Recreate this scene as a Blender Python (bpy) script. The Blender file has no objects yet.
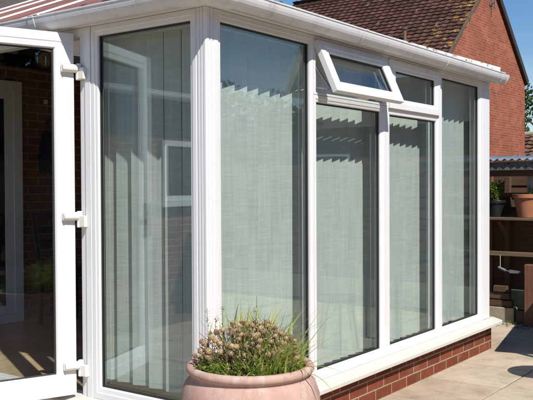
import bpy, bmesh, math, random
from mathutils import Vector, Matrix, Euler, noise as mnoise
random.seed(7)
sc = bpy.context.scene
COL = sc.collection
R = math.radians

# ------------------------------------------------------------------ node helpers
def new_mat(name):
    m = bpy.data.materials.new(name); m.use_nodes = True
    nt = m.node_tree
    return m, nt, nt.nodes, nt.links, nt.nodes['Principled BSDF']

def coords(nt, scale=(1, 1, 1), space='Object', rot=(0, 0, 0)):
    tc = nt.nodes.new('ShaderNodeTexCoord'); mp = nt.nodes.new('ShaderNodeMapping')
    mp.inputs['Scale'].default_value = scale; mp.inputs['Rotation'].default_value = rot
    nt.links.new(tc.outputs[space], mp.inputs['Vector'])
    return mp.outputs['Vector']

def noise(nt, vec, scale, detail=4, rough=.55):
    n = nt.nodes.new('ShaderNodeTexNoise'); n.inputs['Scale'].default_value = scale
    n.inputs['Detail'].default_value = detail; n.inputs['Roughness'].default_value = rough
    nt.links.new(vec, n.inputs['Vector']); return n.outputs['Fac']

def ramp(nt, fac, stops):
    r = nt.nodes.new('ShaderNodeValToRGB'); e = r.color_ramp.elements
    while len(e) < len(stops): e.new(.5)
    for i, (p, c) in enumerate(stops):
        e[i].position = p; e[i].color = (c[0], c[1], c[2], 1) if not isinstance(c, (int, float)) else (c, c, c, 1)
    nt.links.new(fac, r.inputs['Fac']); return r.outputs['Color']

def mixc(nt, fac, a, b, mode='MIX'):
    m = nt.nodes.new('ShaderNodeMix'); m.data_type = 'RGBA'; m.blend_type = mode
    for s, v in ((0, fac), (6, a), (7, b)):
        if isinstance(v, bpy.types.NodeSocket): nt.links.new(v, m.inputs[s])
        elif s == 0: m.inputs[0].default_value = v
        else: m.inputs[s].default_value = (v[0], v[1], v[2], 1)
    return m.outputs[2]

def math_n(nt, op, a, b=0.0, clamp=False):
    m = nt.nodes.new('ShaderNodeMath'); m.operation = op; m.use_clamp = clamp
    for i, v in enumerate((a, b)):
        if isinstance(v, bpy.types.NodeSocket): nt.links.new(v, m.inputs[i])
        else: m.inputs[i].default_value = v
    return m.outputs[0]

def bump(nt, p, h, strength=.3, dist=.01):
    b = nt.nodes.new('ShaderNodeBump'); b.inputs['Strength'].default_value = strength
    b.inputs['Distance'].default_value = dist
    nt.links.new(h, b.inputs['Height']); nt.links.new(b.outputs['Normal'], p.inputs['Normal'])

def island(nt):
    return nt.nodes.new('ShaderNodeNewGeometry').outputs['Random Per Island']

def simple(name, col, rough=.6, var=.15, scale=8, bmp=0, col2=None, spec=None, metal=0, bscale=None):
    m, nt, N, L, p = new_mat(name)
    v = coords(nt)
    c2 = col2 or tuple(max(0, c * (1 - 2 * var)) for c in col)
    L.new(ramp(nt, noise(nt, v, scale, 5), [(.3, c2), (.68, col)]), p.inputs['Base Color'])
    p.inputs['Roughness'].default_value = rough; p.inputs['Metallic'].default_value = metal
    if spec is not None: p.inputs['Specular IOR Level'].default_value = spec
    if bmp: bump(nt, p, noise(nt, v, bscale or scale * 4, 5), bmp, .01)
    return m

def brick_mat(name, axis, c1, c2, mortar, bump_s=.5, spotty=None, off=0.0):
    m, nt, N, L, p = new_mat(name)
    tc = N.new('ShaderNodeTexCoord'); sx = N.new('ShaderNodeSeparateXYZ'); cx = N.new('ShaderNodeCombineXYZ')
    L.new(tc.outputs['Object'], sx.inputs[0])
    L.new(math_n(nt, 'ADD', sx.outputs[0 if axis == 'x' else 1], off), cx.inputs[0]); L.new(sx.outputs[2], cx.inputs[1])
    b = N.new('ShaderNodeTexBrick'); L.new(cx.outputs[0], b.inputs['Vector'])
    b.inputs['Scale'].default_value = 1.0; b.inputs['Brick Width'].default_value = .225
    b.inputs['Row Height'].default_value = .075; b.inputs['Mortar Size'].default_value = .0052
    b.inputs['Mortar Smooth'].default_value = .25; b.inputs['Bias'].default_value = -.1
    b.inputs['Color1'].default_value = (*c1, 1); b.inputs['Color2'].default_value = (*c2, 1)
    b.inputs['Mortar'].default_value = (*mortar, 1)
    n1 = noise(nt, tc.outputs['Object'], 30, 5, .65); n2 = noise(nt, tc.outputs['Object'], 1.3, 4)
    c = mixc(nt, .75, b.outputs['Color'], ramp(nt, n1, [(.25, .62), (.7, 1.12)]), 'MULTIPLY')
    c = mixc(nt, .6, c, ramp(nt, n2, [(.3, .62), (.7, 1.15)]), 'MULTIPLY')
    c = mixc(nt, math_n(nt, 'MULTIPLY', ramp(nt, noise(nt, tc.outputs['Object'], 3.7, 6, .72), [(.56, 0), (.72, 1)]), .22), c, (.46, .36, .28))   # lime bloom
    L.new(c, p.inputs['Base Color']); p.inputs['Roughness'].default_value = .88
    p.inputs['Specular IOR Level'].default_value = .25
    h = math_n(nt, 'ADD', math_n(nt, 'MULTIPLY', b.outputs['Fac'], -1.0), math_n(nt, 'MULTIPLY', n1, .5))
    bump(nt, p, h, bump_s, .006)
    return m

# ------------------------------------------------------------------ materials
def upvc_mat(name, col, dirt, dcol=(.34, .31, .24), rough=.28):
    m, nt, N, L, p = new_mat(name)
    v = coords(nt); v2 = coords(nt, (1, 1, .18))
    n = noise(nt, v2, 9, 6, .65); n2 = noise(nt, v, 60, 4, .7)
    f = math_n(nt, 'MULTIPLY', ramp(nt, n, [(.52, 0), (.85, 1)]), dirt)
    f2 = math_n(nt, 'MULTIPLY', ramp(nt, n2, [(.62, 0), (.8, 1)]), dirt * .8)
    L.new(mixc(nt, math_n(nt, 'ADD', f, f2, True), col, dcol), p.inputs['Base Color'])
    L.new(ramp(nt, n, [(.3, rough), (.8, rough + .22)]), p.inputs['Roughness'])
    return m
UPVC = upvc_mat('white_plastic_frame', (.74, .74, .76), .26)
GUT = upvc_mat('weathered_white_gutter', (.67, .67, .685), .62, (.26, .215, .15), .42)
DIRTY = simple('mossy_white_trim', (.66, .65, .62), .7, 0, 34, 0, (.14, .095, .05))
DIRTY.node_tree.nodes['Color Ramp'].color_ramp.elements[0].position = .37
DIRTY.node_tree.nodes['Color Ramp'].color_ramp.elements[1].position = .455
SILLM = upvc_mat('white_plastic_sill', (.58, .565, .52), .3, (.40, .36, .28), .45)
CREAM = upvc_mat('cream_plastic', (.76, .75, .70), .25, (.4, .35, .22), .45)
RUBBER = simple('black_rubber', (.02, .022, .022), .6, .1)
METAL = simple('dull_metal', (.35, .35, .34), .4, .2, metal=.9)

def glass_mat(name, tint, r0):
    m, nt, N, L, p = new_mat(name); N.remove(p)
    out = N['Material Output']
    g = N.new('ShaderNodeNewGeometry'); d = N.new('ShaderNodeVectorMath'); d.operation = 'DOT_PRODUCT'
    L.new(g.outputs['Incoming'], d.inputs[0]); L.new(g.outputs['Normal'], d.inputs[1])
    a = math_n(nt, 'ABSOLUTE', d.outputs['Value'])
    s = math_n(nt, 'POWER', math_n(nt, 'SUBTRACT', 1.0, a, True), 5.0)
    fac = math_n(nt, 'ADD', math_n(nt, 'MULTIPLY', s, 1 - r0), r0, True)
    t = N.new('ShaderNodeBsdfTransparent'); t.inputs['Color'].default_value = (*tint, 1)
    gl = N.new('ShaderNodeBsdfGlossy'); gl.inputs['Roughness'].default_value = 0.0
    gl.inputs['Color'].default_value = (.86, 1, .98, 1)
    # float glass is never quite flat: the reflections wobble a little
    b = N.new('ShaderNodeBump'); b.inputs['Strength'].default_value = .035; b.inputs['Distance'].default_value = .02
    tc = N.new('ShaderNodeTexCoord')
    L.new(noise(nt, tc.outputs['Object'], 2.2, 1), b.inputs['Height']); L.new(b.outputs['Normal'], gl.inputs['Normal'])
    mx = N.new('ShaderNodeMixShader'); L.new(fac, mx.inputs[0]); L.new(t.outputs[0], mx.inputs[1]); L.new(gl.outputs[0], mx.inputs[2])
    L.new(mx.outputs[0], out.inputs['Surface'])
    return m
GLASS = glass_mat('green_tinted_double_glazing', (.903, .944, .938), .112)
GLASS_DOOR = glass_mat('clear_door_glazing', (.90, .92, .91), .05)

def blind_mat():
    m, nt, N, L, p = new_mat('woven_sage_blind_fabric')
    v1 = coords(nt, (70, 70, 2.5)); v2 = coords(nt, (5, 5, 95)); v3 = coords(nt)
    oi = N.new('ShaderNodeObjectInfo')                    # every slat is cut from another place of the cloth
    def shift(v):
        a_ = N.new('ShaderNodeVectorMath'); a_.operation = 'ADD'; L.new(v, a_.inputs[0])
        k_ = N.new('ShaderNodeVectorMath'); k_.operation = 'SCALE'; k_.inputs[0].default_value = (71, 37, 53); L.new(oi.outputs['Random'], k_.inputs['Scale'])
        L.new(k_.outputs[0], a_.inputs[1]); return a_.outputs[0]
    v1, v2, v3 = shift(v1), shift(v2), shift(v3)
    a = noise(nt, v1, 1, 3, .7); b = noise(nt, v2, 1, 3, .7); c = noise(nt, v3, 3, 3)
    w = math_n(nt, 'ADD', math_n(nt, 'MULTIPLY', a, .5), math_n(nt, 'MULTIPLY', b, .5))
    col = ramp(nt, w, [(.30, (.60, .61, .58)), (.68, (.84, .84, .81))])
    col = mixc(nt, .5, col, ramp(nt, c, [(.3, .85), (.7, 1.05)]), 'MULTIPLY')
    L.new(col, p.inputs['Base Color']); p.inputs['Roughness'].default_value = .9
    p.inputs['Specular IOR Level'].default_value = .1
    bump(nt, p, w, .3, .002)
    tr = N.new('ShaderNodeBsdfTranslucent'); L.new(col, tr.inputs['Color'])
    mx = N.new('ShaderNodeMixShader'); mx.inputs[0].default_value = .08
    L.new(p.outputs[0], mx.inputs[1]); L.new(tr.outputs[0], mx.inputs[2]); L.new(mx.outputs[0], N['Material Output'].inputs['Surface'])
    return m
BLIND = blind_mat()

BRICK_DARK = brick_mat('red_plinth_brick', 'x', (.165, .042, .024), (.25, .068, .036), (.40, .30, .20), off=.0)
BRICK_DARK_Y = brick_mat('red_plinth_brick_side', 'y', (.165, .042, .024), (.25, .068, .036), (.40, .30, .20))
BRICK_HOUSE = brick_mat('brown_house_brick', 'x', (.20, .085, .055), (.27, .12, .075), (.36, .30, .24))
BRICK_HOUSE_Y = brick_mat('brown_house_brick_side', 'y', (.20, .085, .055), (.27, .12, .075), (.36, .30, .24))
BRICK_N = brick_mat('orange_gable_brick', 'x', (.29, .075, .042), (.40, .12, .066), (.43, .25, .17), .45)
BRICK_NY = brick_mat('orange_gable_brick_side', 'y', (.29, .075, .042), (.40, .12, .066), (.43, .25, .17), .45)

def tile_mat(name, base, light, lichen=None):
    m, nt, N, L, p = new_mat(name)
    v = coords(nt); i = island(nt)
    c = ramp(nt, i, [(0, tuple(x * .72 for x in base)), (.55, base), (1, light)])
    c = mixc(nt, .7, c, ramp(nt, noise(nt, v, 7, 6, .7), [(.3, .6), (.7, 1.25)]), 'MULTIPLY')
    if lichen:
        y0, y1, col = lichen       # lichen grows in a ragged band beside the verge
        s = N.new('ShaderNodeSeparateXYZ'); tc = N.new('ShaderNodeTexCoord'); L.new(tc.outputs['Object'], s.inputs[0])
        mr = N.new('ShaderNodeMapRange'); mr.inputs[1].default_value = y1; mr.inputs[2].default_value = y0
        L.new(s.outputs[1], mr.inputs[0])
        f = math_n(nt, 'MULTIPLY', mr.outputs[0], ramp(nt, noise(nt, v, 3.2, 5, .7), [(.53, 0), (.60, 1)]), True)
        c = mixc(nt, f, c, col)
        c = mixc(nt, math_n(nt, 'MULTIPLY', ramp(nt, noise(nt, v, 5.1, 3, .6), [(.66, 0), (.72, 1)]), .6), c, (.42, .38, .34))
    L.new(c, p.inputs['Base Color']); p.inputs['Roughness'].default_value = .85
    p.inputs['Specular IOR Level'].default_value = .2
    bump(nt, p, noise(nt, v, 40, 4), .3, .01)
    return m
TILE_N = tile_mat('brown_concrete_tile', (.085, .040, .030), (.115, .058, .044), (6.0, 7.1, (.40, .23, .07)))
TILE_G = tile_mat('weathered_brown_tile', (.16, .09, .06), (.22, .13, .09))
TILE_H = tile_mat('grey_brown_tile', (.10, .085, .075), (.15, .13, .12))
WOOD_DARK = simple('dark_brown_fence_stain', (.10, .052, .03), .8, .2, 6, .3)
def wood_mat(name, a, b, grain=(2, 40, 40), rough=.8):
    m, nt, N, L, p = new_mat(name)
    v = coords(nt, grain); n = noise(nt, v, 1.2, 5, .65)
    c = ramp(nt, n, [(.3, a), (.7, b)])
    c = mixc(nt, .8, c, ramp(nt, island(nt), [(0, .7), (1, 1.2)]), 'MULTIPLY')
    L.new(c, p.inputs['Base Color']); p.inputs['Roughness'].default_value = rough; bump(nt, p, n, .3, .004)
    return m
FENCE_W = wood_mat('brown_fence_board', (.06, .03, .018), (.125, .066, .037), (40, 2.5, 40))
FENCE_WX = wood_mat('brown_fence_board_x', (.085, .043, .024), (.17, .09, .05), (2.5, 40, 40))
POST_W = wood_mat('reddish_timber_post', (.13, .055, .034), (.22, .105, .06), (40, 40, 3))
SHELF_W = wood_mat('weathered_grey_plank', (.10, .07, .043), (.21, .15, .09), (40, 2.5, 40))
CORR = simple('blue_grey_corrugated_sheet', (.17, .20, .24), .5, .2, 5)
FELT = simple('mottled_grey_board', (.22, .21, .20), .9, .35, 45, .4, (.05, .05, .05))
CONC = simple('weathered_concrete', (.42, .37, .27), .9, .2, 14, .4)
TERRA = simple('terracotta', (.42, .165, .085), .75, .12, 10, .15)
BLACKP = simple('black_plastic', (.012, .013, .016), .4, .1)
WHITEP = simple('white_painted_metal', (.75, .75, .76), .5, .05)
SOIL = simple('dark_soil', (.06, .042, .028), .95, .3, 40, .8, (.02, .014, .009))

def pot_mat():
    m, nt, N, L, p = new_mat('pale_pink_terracotta')
    v = coords(nt)
    c = ramp(nt, noise(nt, v, 5, 6, .65), [(.28, (.34, .205, .165)), (.55, (.48, .31, .255)), (.78, (.57, .43, .37))])
    c = mixc(nt, math_n(nt, 'MULTIPLY', ramp(nt, noise(nt, coords(nt, (1, 1, .35)), 11, 6, .7), [(.50, 0), (.70, 1)]), .65), c, (.64, .57, .51))
    c = mixc(nt, math_n(nt, 'MULTIPLY', ramp(nt, noise(nt, v, 26, 4, .7), [(.57, 0), (.72, 1)]), .55), c, (.22, .145, .105))
    L.new(c, p.inputs['Base Color']); p.inputs['Roughness'].default_value = .8; p.inputs['Specular IOR Level'].default_value = .25
    bump(nt, p, noise(nt, v, 60, 5, .7), .25, .004)
    return m
POT = pot_mat()

def leaf_mat(name, a, b, transl=.35, scale=9, mixisl=True):
    m, nt, N, L, p = new_mat(name)
    f = island(nt) if mixisl else noise(nt, coords(nt), scale)
    col = ramp(nt, f, [(.0, a), (1, b)])
    L.new(col, p.inputs['Base Color']); p.inputs['Roughness'].default_value = .55
    p.inputs['Specular IOR Level'].default_value = .3
    tr = N.new('ShaderNodeBsdfTranslucent'); L.new(col, tr.inputs['Color'])
    mx = N.new('ShaderNodeMixShader'); mx.inputs[0].default_value = transl
    L.new(p.outputs[0], mx.inputs[1]); L.new(tr.outputs[0], mx.inputs[2]); L.new(mx.outputs[0], N['Material Output'].inputs['Surface'])
    return m
LEAF = leaf_mat('tree_leaf', (.022, .05, .012), (.07, .12, .028))
HEDGE = leaf_mat('conifer_hedge_leaf', (.018, .036, .014), (.045, .08, .026))
GRASSB = leaf_mat('grass_blade', (.26, .39, .05), (.64, .63, .22), .5)
SPROUT = leaf_mat('fresh_green_leaf', (.20, .32, .04), (.46, .56, .12), .5)
HERB = leaf_mat('herb_leaf', (.15, .27, .05), (.38, .48, .13), .4)
HEAD = leaf_mat('dry_flower_head', (.45, .31, .17), (.75, .58, .37), .15)
_nt = HEAD.node_tree; _oi = _nt.nodes.new('ShaderNodeObjectInfo'); _p = _nt.nodes['Principled BSDF']
_c = mixc(_nt, 1.0, _p.inputs['Base Color'].links[0].from_socket, ramp(_nt, _oi.outputs['Random'], [(0, .5), (.35, .85), (1, 1.12)]), 'MULTIPLY')
_nt.links.new(_c, _p.inputs['Base Color'])
STEM = simple('dry_brown_stem', (.16, .105, .06), .9, .25, 20)
BARK = simple('bark', (.10, .075, .05), .9, .3, 12, .5)

def patio_mat():
    m, nt, N, L, p = new_mat('buff_paving_slab')
    v = coords(nt)
    c = ramp(nt, island(nt), [(0, (.45, .355, .255)), (.5, (.50, .405, .30)), (1, (.54, .45, .34))])
    c = mixc(nt, .75, c, ramp(nt, noise(nt, v, 2.6, 7, .68), [(.3, .66), (.66, 1.12)]), 'MULTIPLY')
    c = mixc(nt, math_n(nt, 'MULTIPLY', ramp(nt, noise(nt, v, 5.5, 6, .75), [(.50, 0), (.75, 1)]), .6), c, (.22, .165, .10))
    n = noise(nt, v, 90, 5, .7)
    c = mixc(nt, .4, c, ramp(nt, n, [(.3, .75), (.7, 1.15)]), 'MULTIPLY')
    L.new(c, p.inputs['Base Color']); p.inputs['Roughness'].default_value = .9; p.inputs['Specular IOR Level'].default_value = .2
    bump(nt, p, math_n(nt, 'ADD', n, math_n(nt, 'MULTIPLY', noise(nt, v, 9, 5), 2.0)), .35, .004)
    return m
PATIO = patio_mat()
JOINT = simple('sandy_mortar', (.20, .155, .10), .95, .3, 20, .4)
GROUND = simple('garden_grass_ground', (.075, .12, .03), .95, .25, 3, .6, (.045, .075, .02), bscale=40)
PEBBLE = simple('pale_pebble', (.40, .35, .28), .9, .25, 30)

def floor_mat():
    m, nt, N, L, p = new_mat('oak_laminate_floor')
    tc = N.new('ShaderNodeTexCoord'); b = N.new('ShaderNodeTexBrick'); L.new(tc.outputs['Object'], b.inputs['Vector'])
    b.inputs['Scale'].default_value = 1; b.inputs['Brick Width'].default_value = 1.2; b.inputs['Row Height'].default_value = .19
    b.inputs['Mortar Size'].default_value = .002
    b.inputs['Color1'].default_value = (.56, .41, .26, 1); b.inputs['Color2'].default_value = (.46, .32, .19, 1); b.inputs['Mortar'].default_value = (.08, .05, .03, 1)
    g = noise(nt, coords(nt, (3, 50, 1)), 1, 5, .65)
    L.new(mixc(nt, .7, b.outputs['Color'], ramp(nt, g, [(.3, .7), (.7, 1.15)]), 'MULTIPLY'), p.inputs['Base Color'])
    p.inputs['Roughness'].default_value = .35
    return m
FLOOR = floor_mat()

def poly_mat():
    m, nt, N, L, p = new_mat('bronze_polycarbonate')
    v = coords(nt)
    L.new(ramp(nt, noise(nt, v, 4, 6, .7), [(.3, (.16, .06, .05)), (.7, (.33, .15, .105))]), p.inputs['Base Color'])
    p.inputs['Roughness'].default_value = .55; p.inputs['Specular IOR Level'].default_value = .2
    return m
POLY = poly_mat()
DARKGLASS = simple('dark_room_glass', (.008, .010, .012), .05, .1, spec=.6)
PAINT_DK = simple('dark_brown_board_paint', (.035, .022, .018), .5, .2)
LEAD = simple('lead_grey', (.18, .18, .19), .6, .2)
CLOCKF = simple('cream_clock_face', (.45, .36, .22), .6, .1)
BRASS = simple('dull_brass', (.30, .20, .08), .45, .2, metal=.6)
BAGM = simple('navy_bag_fabric', (.012, .018, .035), .85, .2, 20, .3)
CHAIRM = simple('dark_stained_chair_wood', (.03, .02, .015), .4, .2, 12)
BINM = simple('green_bin_plastic', (.015, .05, .035), .45, .15)
MOSS = simple('moss', (.12, .095, .045), .95, .3, 30, .6)

# ------------------------------------------------------------------ object helpers
def link(name, bm, mat, parent=None, smooth=False, bevel=0, recalc=True, segs=2):
    if recalc: bmesh.ops.recalc_face_normals(bm, faces=bm.faces[:])
    me = bpy.data.meshes.new(name); bm.to_mesh(me); bm.free()
    for m in (mat if isinstance(mat, (list, tuple)) else [mat]): me.materials.append(m)
    o = bpy.data.objects.new(name, me); COL.objects.link(o)
    if smooth:
        for p in me.polygons: p.use_smooth = True
    if bevel:
        b = o.modifiers.new('Bevel', 'BEVEL'); b.width = bevel; b.segments = segs; b.limit_method = 'ANGLE'; b.angle_limit = R(40)
    if parent: 
        o.parent = parent
        o.matrix_parent_inverse = parent_matrix(parent).inverted()
    return o
def parent_matrix(p):
    m = Matrix.Translation(p.location) @ p.rotation_euler.to_matrix().to_4x4()
    if p.parent: m = parent_matrix(p.parent) @ p.matrix_parent_inverse @ m
    return m
def thing(name, label, cat, loc=(0, 0, 0), group=None):
    o = bpy.data.objects.new(name, None); COL.objects.link(o); o.location = loc; o.empty_display_size = .1
    return tag(o, label, cat, group)
def tag(o, label, cat, group=None, kind=None):
    if label: o['label'] = label
    if cat: o['category'] = cat
    if group: o['group'] = group
    if kind: o['kind'] = kind
    return o
def struct(o, kind='structure'):
    o['kind'] = kind; return o
ID = lambda s, d, z: Vector((s, d, z))
LEFT = lambda s, d, z: Vector((d, s, z))

def box(bm, s0, s1, d0, d1, z0, z1, M=ID):
    vs = [bm.verts.new(M(s, d, z)) for z in (z0, z1) for d in (d0, d1) for s in (s0, s1)]
    for f in ((0, 1, 3, 2), (4, 6, 7, 5), (0, 4, 5, 1), (2, 3, 7, 6), (0, 2, 6, 4), (1, 5, 7, 3)):
        bm.faces.new([vs[i] for i in f])
def boxobj(name, dims, mat, parent=None, bevel=0, M=ID):
    bm = bmesh.new(); box(bm, *dims, M); return link(name, bm, mat, parent, bevel=bevel)
def prism(bm, pts, fn, a, b):
    """extrude polygon pts (2D) from a to b ; fn(p, t)->Vector"""
    A = [bm.verts.new(fn(p, a)) for p in pts]; B = [bm.verts.new(fn(p, b)) for p in pts]
    n = len(pts)
    bm.faces.new(A); bm.faces.new(B[::-1])
    for i in range(n): bm.faces.new((A[i], B[i], B[(i + 1) % n], A[(i + 1) % n]))
FR = [(0, .0), (.52, .0), (.56, .004), (.93, .006), (1, .014), (1, .029), (.80, .050), (.60, .068), (0, .068)]
def ring(bm, so, zo, si, zi, M=ID, prof=FR, dz=0.0):
    """rectangular frame swept with mitred corners. so/zo outer (lo,hi), si/zi inner."""
    rows = []
    for t, d in prof:
        s0 = so[0] + (si[0] - so[0]) * t; s1 = so[1] + (si[1] - so[1]) * t
        z0 = zo[0] + (zi[0] - zo[0]) * t; z1 = zo[1] + (zi[1] - zo[1]) * t
        rows.append([bm.verts.new(M(s, d + dz, z)) for s, z in ((s0, z0), (s1, z0), (s1, z1), (s0, z1))])
    n = len(rows)
    for i in range(n):
        a, b = rows[i], rows[(i + 1) % n]
        for k in range(4):
            bm.faces.new((a[k], a[(k + 1) % 4], b[(k + 1) % 4], b[k]))
def lathe(bm, prof, seg=48, c=(0, 0, 0), wob=0):
    rows = []
    for r, z in prof:
        rows.append([bm.verts.new((c[0] + r * math.cos(2 * math.pi * k / seg), c[1] + r * math.sin(2 * math.pi * k / seg), c[2] + z)) for k in range(seg)])
    for a, b in zip(rows, rows[1:]):
        for k in range(seg): bm.faces.new((a[k], a[(k + 1) % seg], b[(k + 1) % seg], b[k]))
    if prof[0][0] > 1e-4: bm.faces.new(rows[0][::-1])
    if prof[-1][0] > 1e-4: bm.faces.new(rows[-1])
def tube(bm, pts, radii, seg=8, cap=True):
    pts = [Vector(p) for p in pts]
    if not isinstance(radii, (list, tuple)): radii = [radii] * len(pts)
    rows = []
    for i, p in enumerate(pts):
        d = (pts[min(i + 1, len(pts) - 1)] - pts[max(i - 1, 0)]).normalized()
        up = Vector((0, 0, 1)) if abs(d.z) < .9 else Vector((1, 0, 0))
        a = d.cross(up).normalized(); b = d.cross(a)
        rows.append([bm.verts.new(p + (a * math.cos(2 * math.pi * k / seg) + b * math.sin(2 * math.pi * k / seg)) * radii[i]) for k in range(seg)])
    for a, b in zip(rows, rows[1:]):
        for k in range(seg): bm.faces.new((a[k], a[(k + 1) % seg], b[(k + 1) % seg], b[k]))
    if cap: bm.faces.new(rows[0][::-1]); bm.faces.new(rows[-1])

# ------------------------------------------------------------------ camera
cam = bpy.data.cameras.new('camera'); co = bpy.data.objects.new('camera', cam); COL.objects.link(co)
yaw, pitch, roll = 0.633431478990429, -0.01806065392419692, -0.004695788719742567
f = Vector((math.cos(yaw) * math.cos(pitch), math.sin(yaw) * math.cos(pitch), math.sin(pitch)))
r = Vector((math.sin(yaw), -math.cos(yaw), 0)); u = r.cross(f)
c_, s_ = math.cos(roll), math.sin(roll)
r2, u2 = c_ * r + s_ * u, -s_ * r + c_ * u
CAM = Vector((-2.965835939, -2.535315317, 1.418775813))
M = Matrix.Identity(4)
for i in range(3): M[i][0], M[i][1], M[i][2], M[i][3] = r2[i], u2[i], -f[i], CAM[i]
co.matrix_world = M
cam.sensor_width = 36; cam.lens = 36 * 803.2 / 533; cam.clip_start = .05; cam.clip_end = 600
sc.camera = co

# ------------------------------------------------------------------ sky and sun
AZ, EL = R(-116.2), R(47)           # direction towards the sun, measured from world X
sun_dir = Vector((math.cos(AZ) * math.cos(EL), math.sin(AZ) * math.cos(EL), math.sin(EL)))
ld = bpy.data.lights.new('sun', 'SUN'); ld.energy = 4.6; ld.angle = R(.5); ld.color = (1, .955, .88)
lo = bpy.data.objects.new('sun', ld); COL.objects.link(lo); lo.location = (0, 0, 20)
lo.rotation_euler = (-sun_dir).to_track_quat('-Z', 'Y').to_euler()
w = bpy.data.worlds.new('World'); sc.world = w; w.use_nodes = True
nt = w.node_tree; bg = nt.nodes['Background']
sky = nt.nodes.new('ShaderNodeTexSky'); sky.sky_type = 'NISHITA'; sky.sun_disc = False
sky.sun_elevation = EL; sky.sun_rotation = math.pi / 2 - AZ
sky.air_density = 1.0; sky.dust_density = .25; sky.ozone_density = 4.0; sky.altitude = 50
tc = nt.nodes.new('ShaderNodeTexCoord')
mp = nt.nodes.new('ShaderNodeMapping'); mp.inputs['Scale'].default_value = (1, 1, 3.2); nt.links.new(tc.outputs['Generated'], mp.inputs[0])
cl = noise(nt, mp.outputs[0], 3.1, 7, .58)
cf = ramp(nt, cl, [(.44, 0), (.64, 1)])
sz = nt.nodes.new('ShaderNodeSeparateXYZ'); nt.links.new(tc.outputs['Generated'], sz.inputs[0])
low = nt.nodes.new('ShaderNodeMapRange'); low.inputs[1].default_value = .19; low.inputs[2].default_value = .09
nt.links.new(sz.outputs[2], low.inputs[0])
cfac = math_n(nt, 'MULTIPLY', cf, low.outputs[0], True)
hs = nt.nodes.new('ShaderNodeHueSaturation'); hs.inputs['Saturation'].default_value = 1.18; hs.inputs['Value'].default_value = 1.05
nt.links.new(sky.outputs['Color'], hs.inputs['Color'])
nt.links.new(mixc(nt, math_n(nt, 'MULTIPLY', cfac, .85), hs.outputs['Color'], (8.0, 8.3, 8.8)), bg.inputs['Color'])
bg.inputs['Strength'].default_value = .085
sc.view_settings.view_transform = 'Standard'; sc.view_settings.look = 'None'
sc.view_settings.gamma = 1; sc.view_settings.use_curve_mapping = False; sc.view_settings.exposure = .32
sc.render.engine = 'CYCLES'
sc.cycles.max_bounces = 10; sc.cycles.transparent_max_bounces = 24; sc.cycles.diffuse_bounces = 4; sc.cycles.glossy_bounces = 5
sc.cycles.caustics_reflective = False; sc.cycles.caustics_refractive = False
sc.cycles.use_denoising = True

# ------------------------------------------------------------------ ground and patio
bm = bmesh.new(); bmesh.ops.create_grid(bm, x_segments=2, y_segments=2, size=250)
for v in bm.verts: v.co.z = -.03
struct(link('ground', bm, GROUND))
bm = bmesh.new(); box(bm, -7, 5.26, -6.2, 3.6, -.029, -.008); struct(link('patio_bed', bm, JOINT))
bm = bmesh.new(); rs = random.Random(3)
x0, y0, P = 2.51 - 15 * .61, -.55 - 9 * .61, .61
def inside(x, y): return x > .02 and y > .02 and x < 3.70
for i in range(20):
    for j in range(15):
        a0, a1 = x0 + i * P + .005, x0 + (i + 1) * P - .005; b0, b1 = y0 + j * P + .005, y0 + (j + 1) * P - .005
        a1 = min(a1, 5.24); b1 = min(b1, 3.58)
        if a1 - a0 < .05 or b1 - b0 < .05 or a0 < -6.9: continue
        if a0 > .02 and b0 > .02 and a1 < 3.7: continue
        jx = rs.uniform(-.003, .003); dz = rs.uniform(-.002, .002); tl = rs.uniform(-.002, .002)
        n0 = len(bm.verts); box(bm, a0 + jx, a1 + jx, b0 + jx, b1 + jx, -.02, dz)
        bm.verts.ensure_lookup_table()
        for v in bm.verts[n0:]:
            if v.co.z > -.01: v.co.z += tl * (v.co.x - a0) / P
struct(link('patio', bm, PATIO, bevel=.006, segs=2))

# ------------------------------------------------------------------ conservatory
CT = 2.285
cons = thing('conservatory', 'white plastic framed conservatory with green tinted glazing, brick plinth and one top window tilted open', 'conservatory', (0, 0, 0))
# plinth (brick courses .075)
bm = bmesh.new()
box(bm, .02, 3.76, .0, .1, -.02, .212)
link('plinth', bm, BRICK_DARK, cons)
bm = bmesh.new(); box(bm, .0, .10, .104, 3.597, -.02, .195); link('plinth', bm, BRICK_DARK_Y, cons)
bm = bmesh.new(); box(bm, 3.66, 3.76, .104, 3.597, -.02, .212); link('plinth', bm, BRICK_DARK_Y, cons)
# sill: sloped top, small drip nose
sp = [(-.085, .222), (-.085, .245), (-.078, .252), (-.004, .272), (.075, .272), (.075, .214), (-.06, .214), (-.07, .222)]
bm = bmesh.new(); prism(bm, sp, lambda p, t: Vector((t, p[0], p[1])), -.085, 1.985); link('sill', bm, SILLM, cons, bevel=.002)
bm = bmesh.new(); prism(bm, sp, lambda p, t: Vector((t, p[0], p[1])), 1.988, 3.80); link('sill', bm, SILLM, cons, bevel=.002)
bm = bmesh.new(); prism(bm, [(a, b - .012) for a, b in sp], lambda p, t: Vector((p[0], t, p[1])), .078, 3.597); link('sill', bm, SILLM, cons, bevel=.002)
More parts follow.
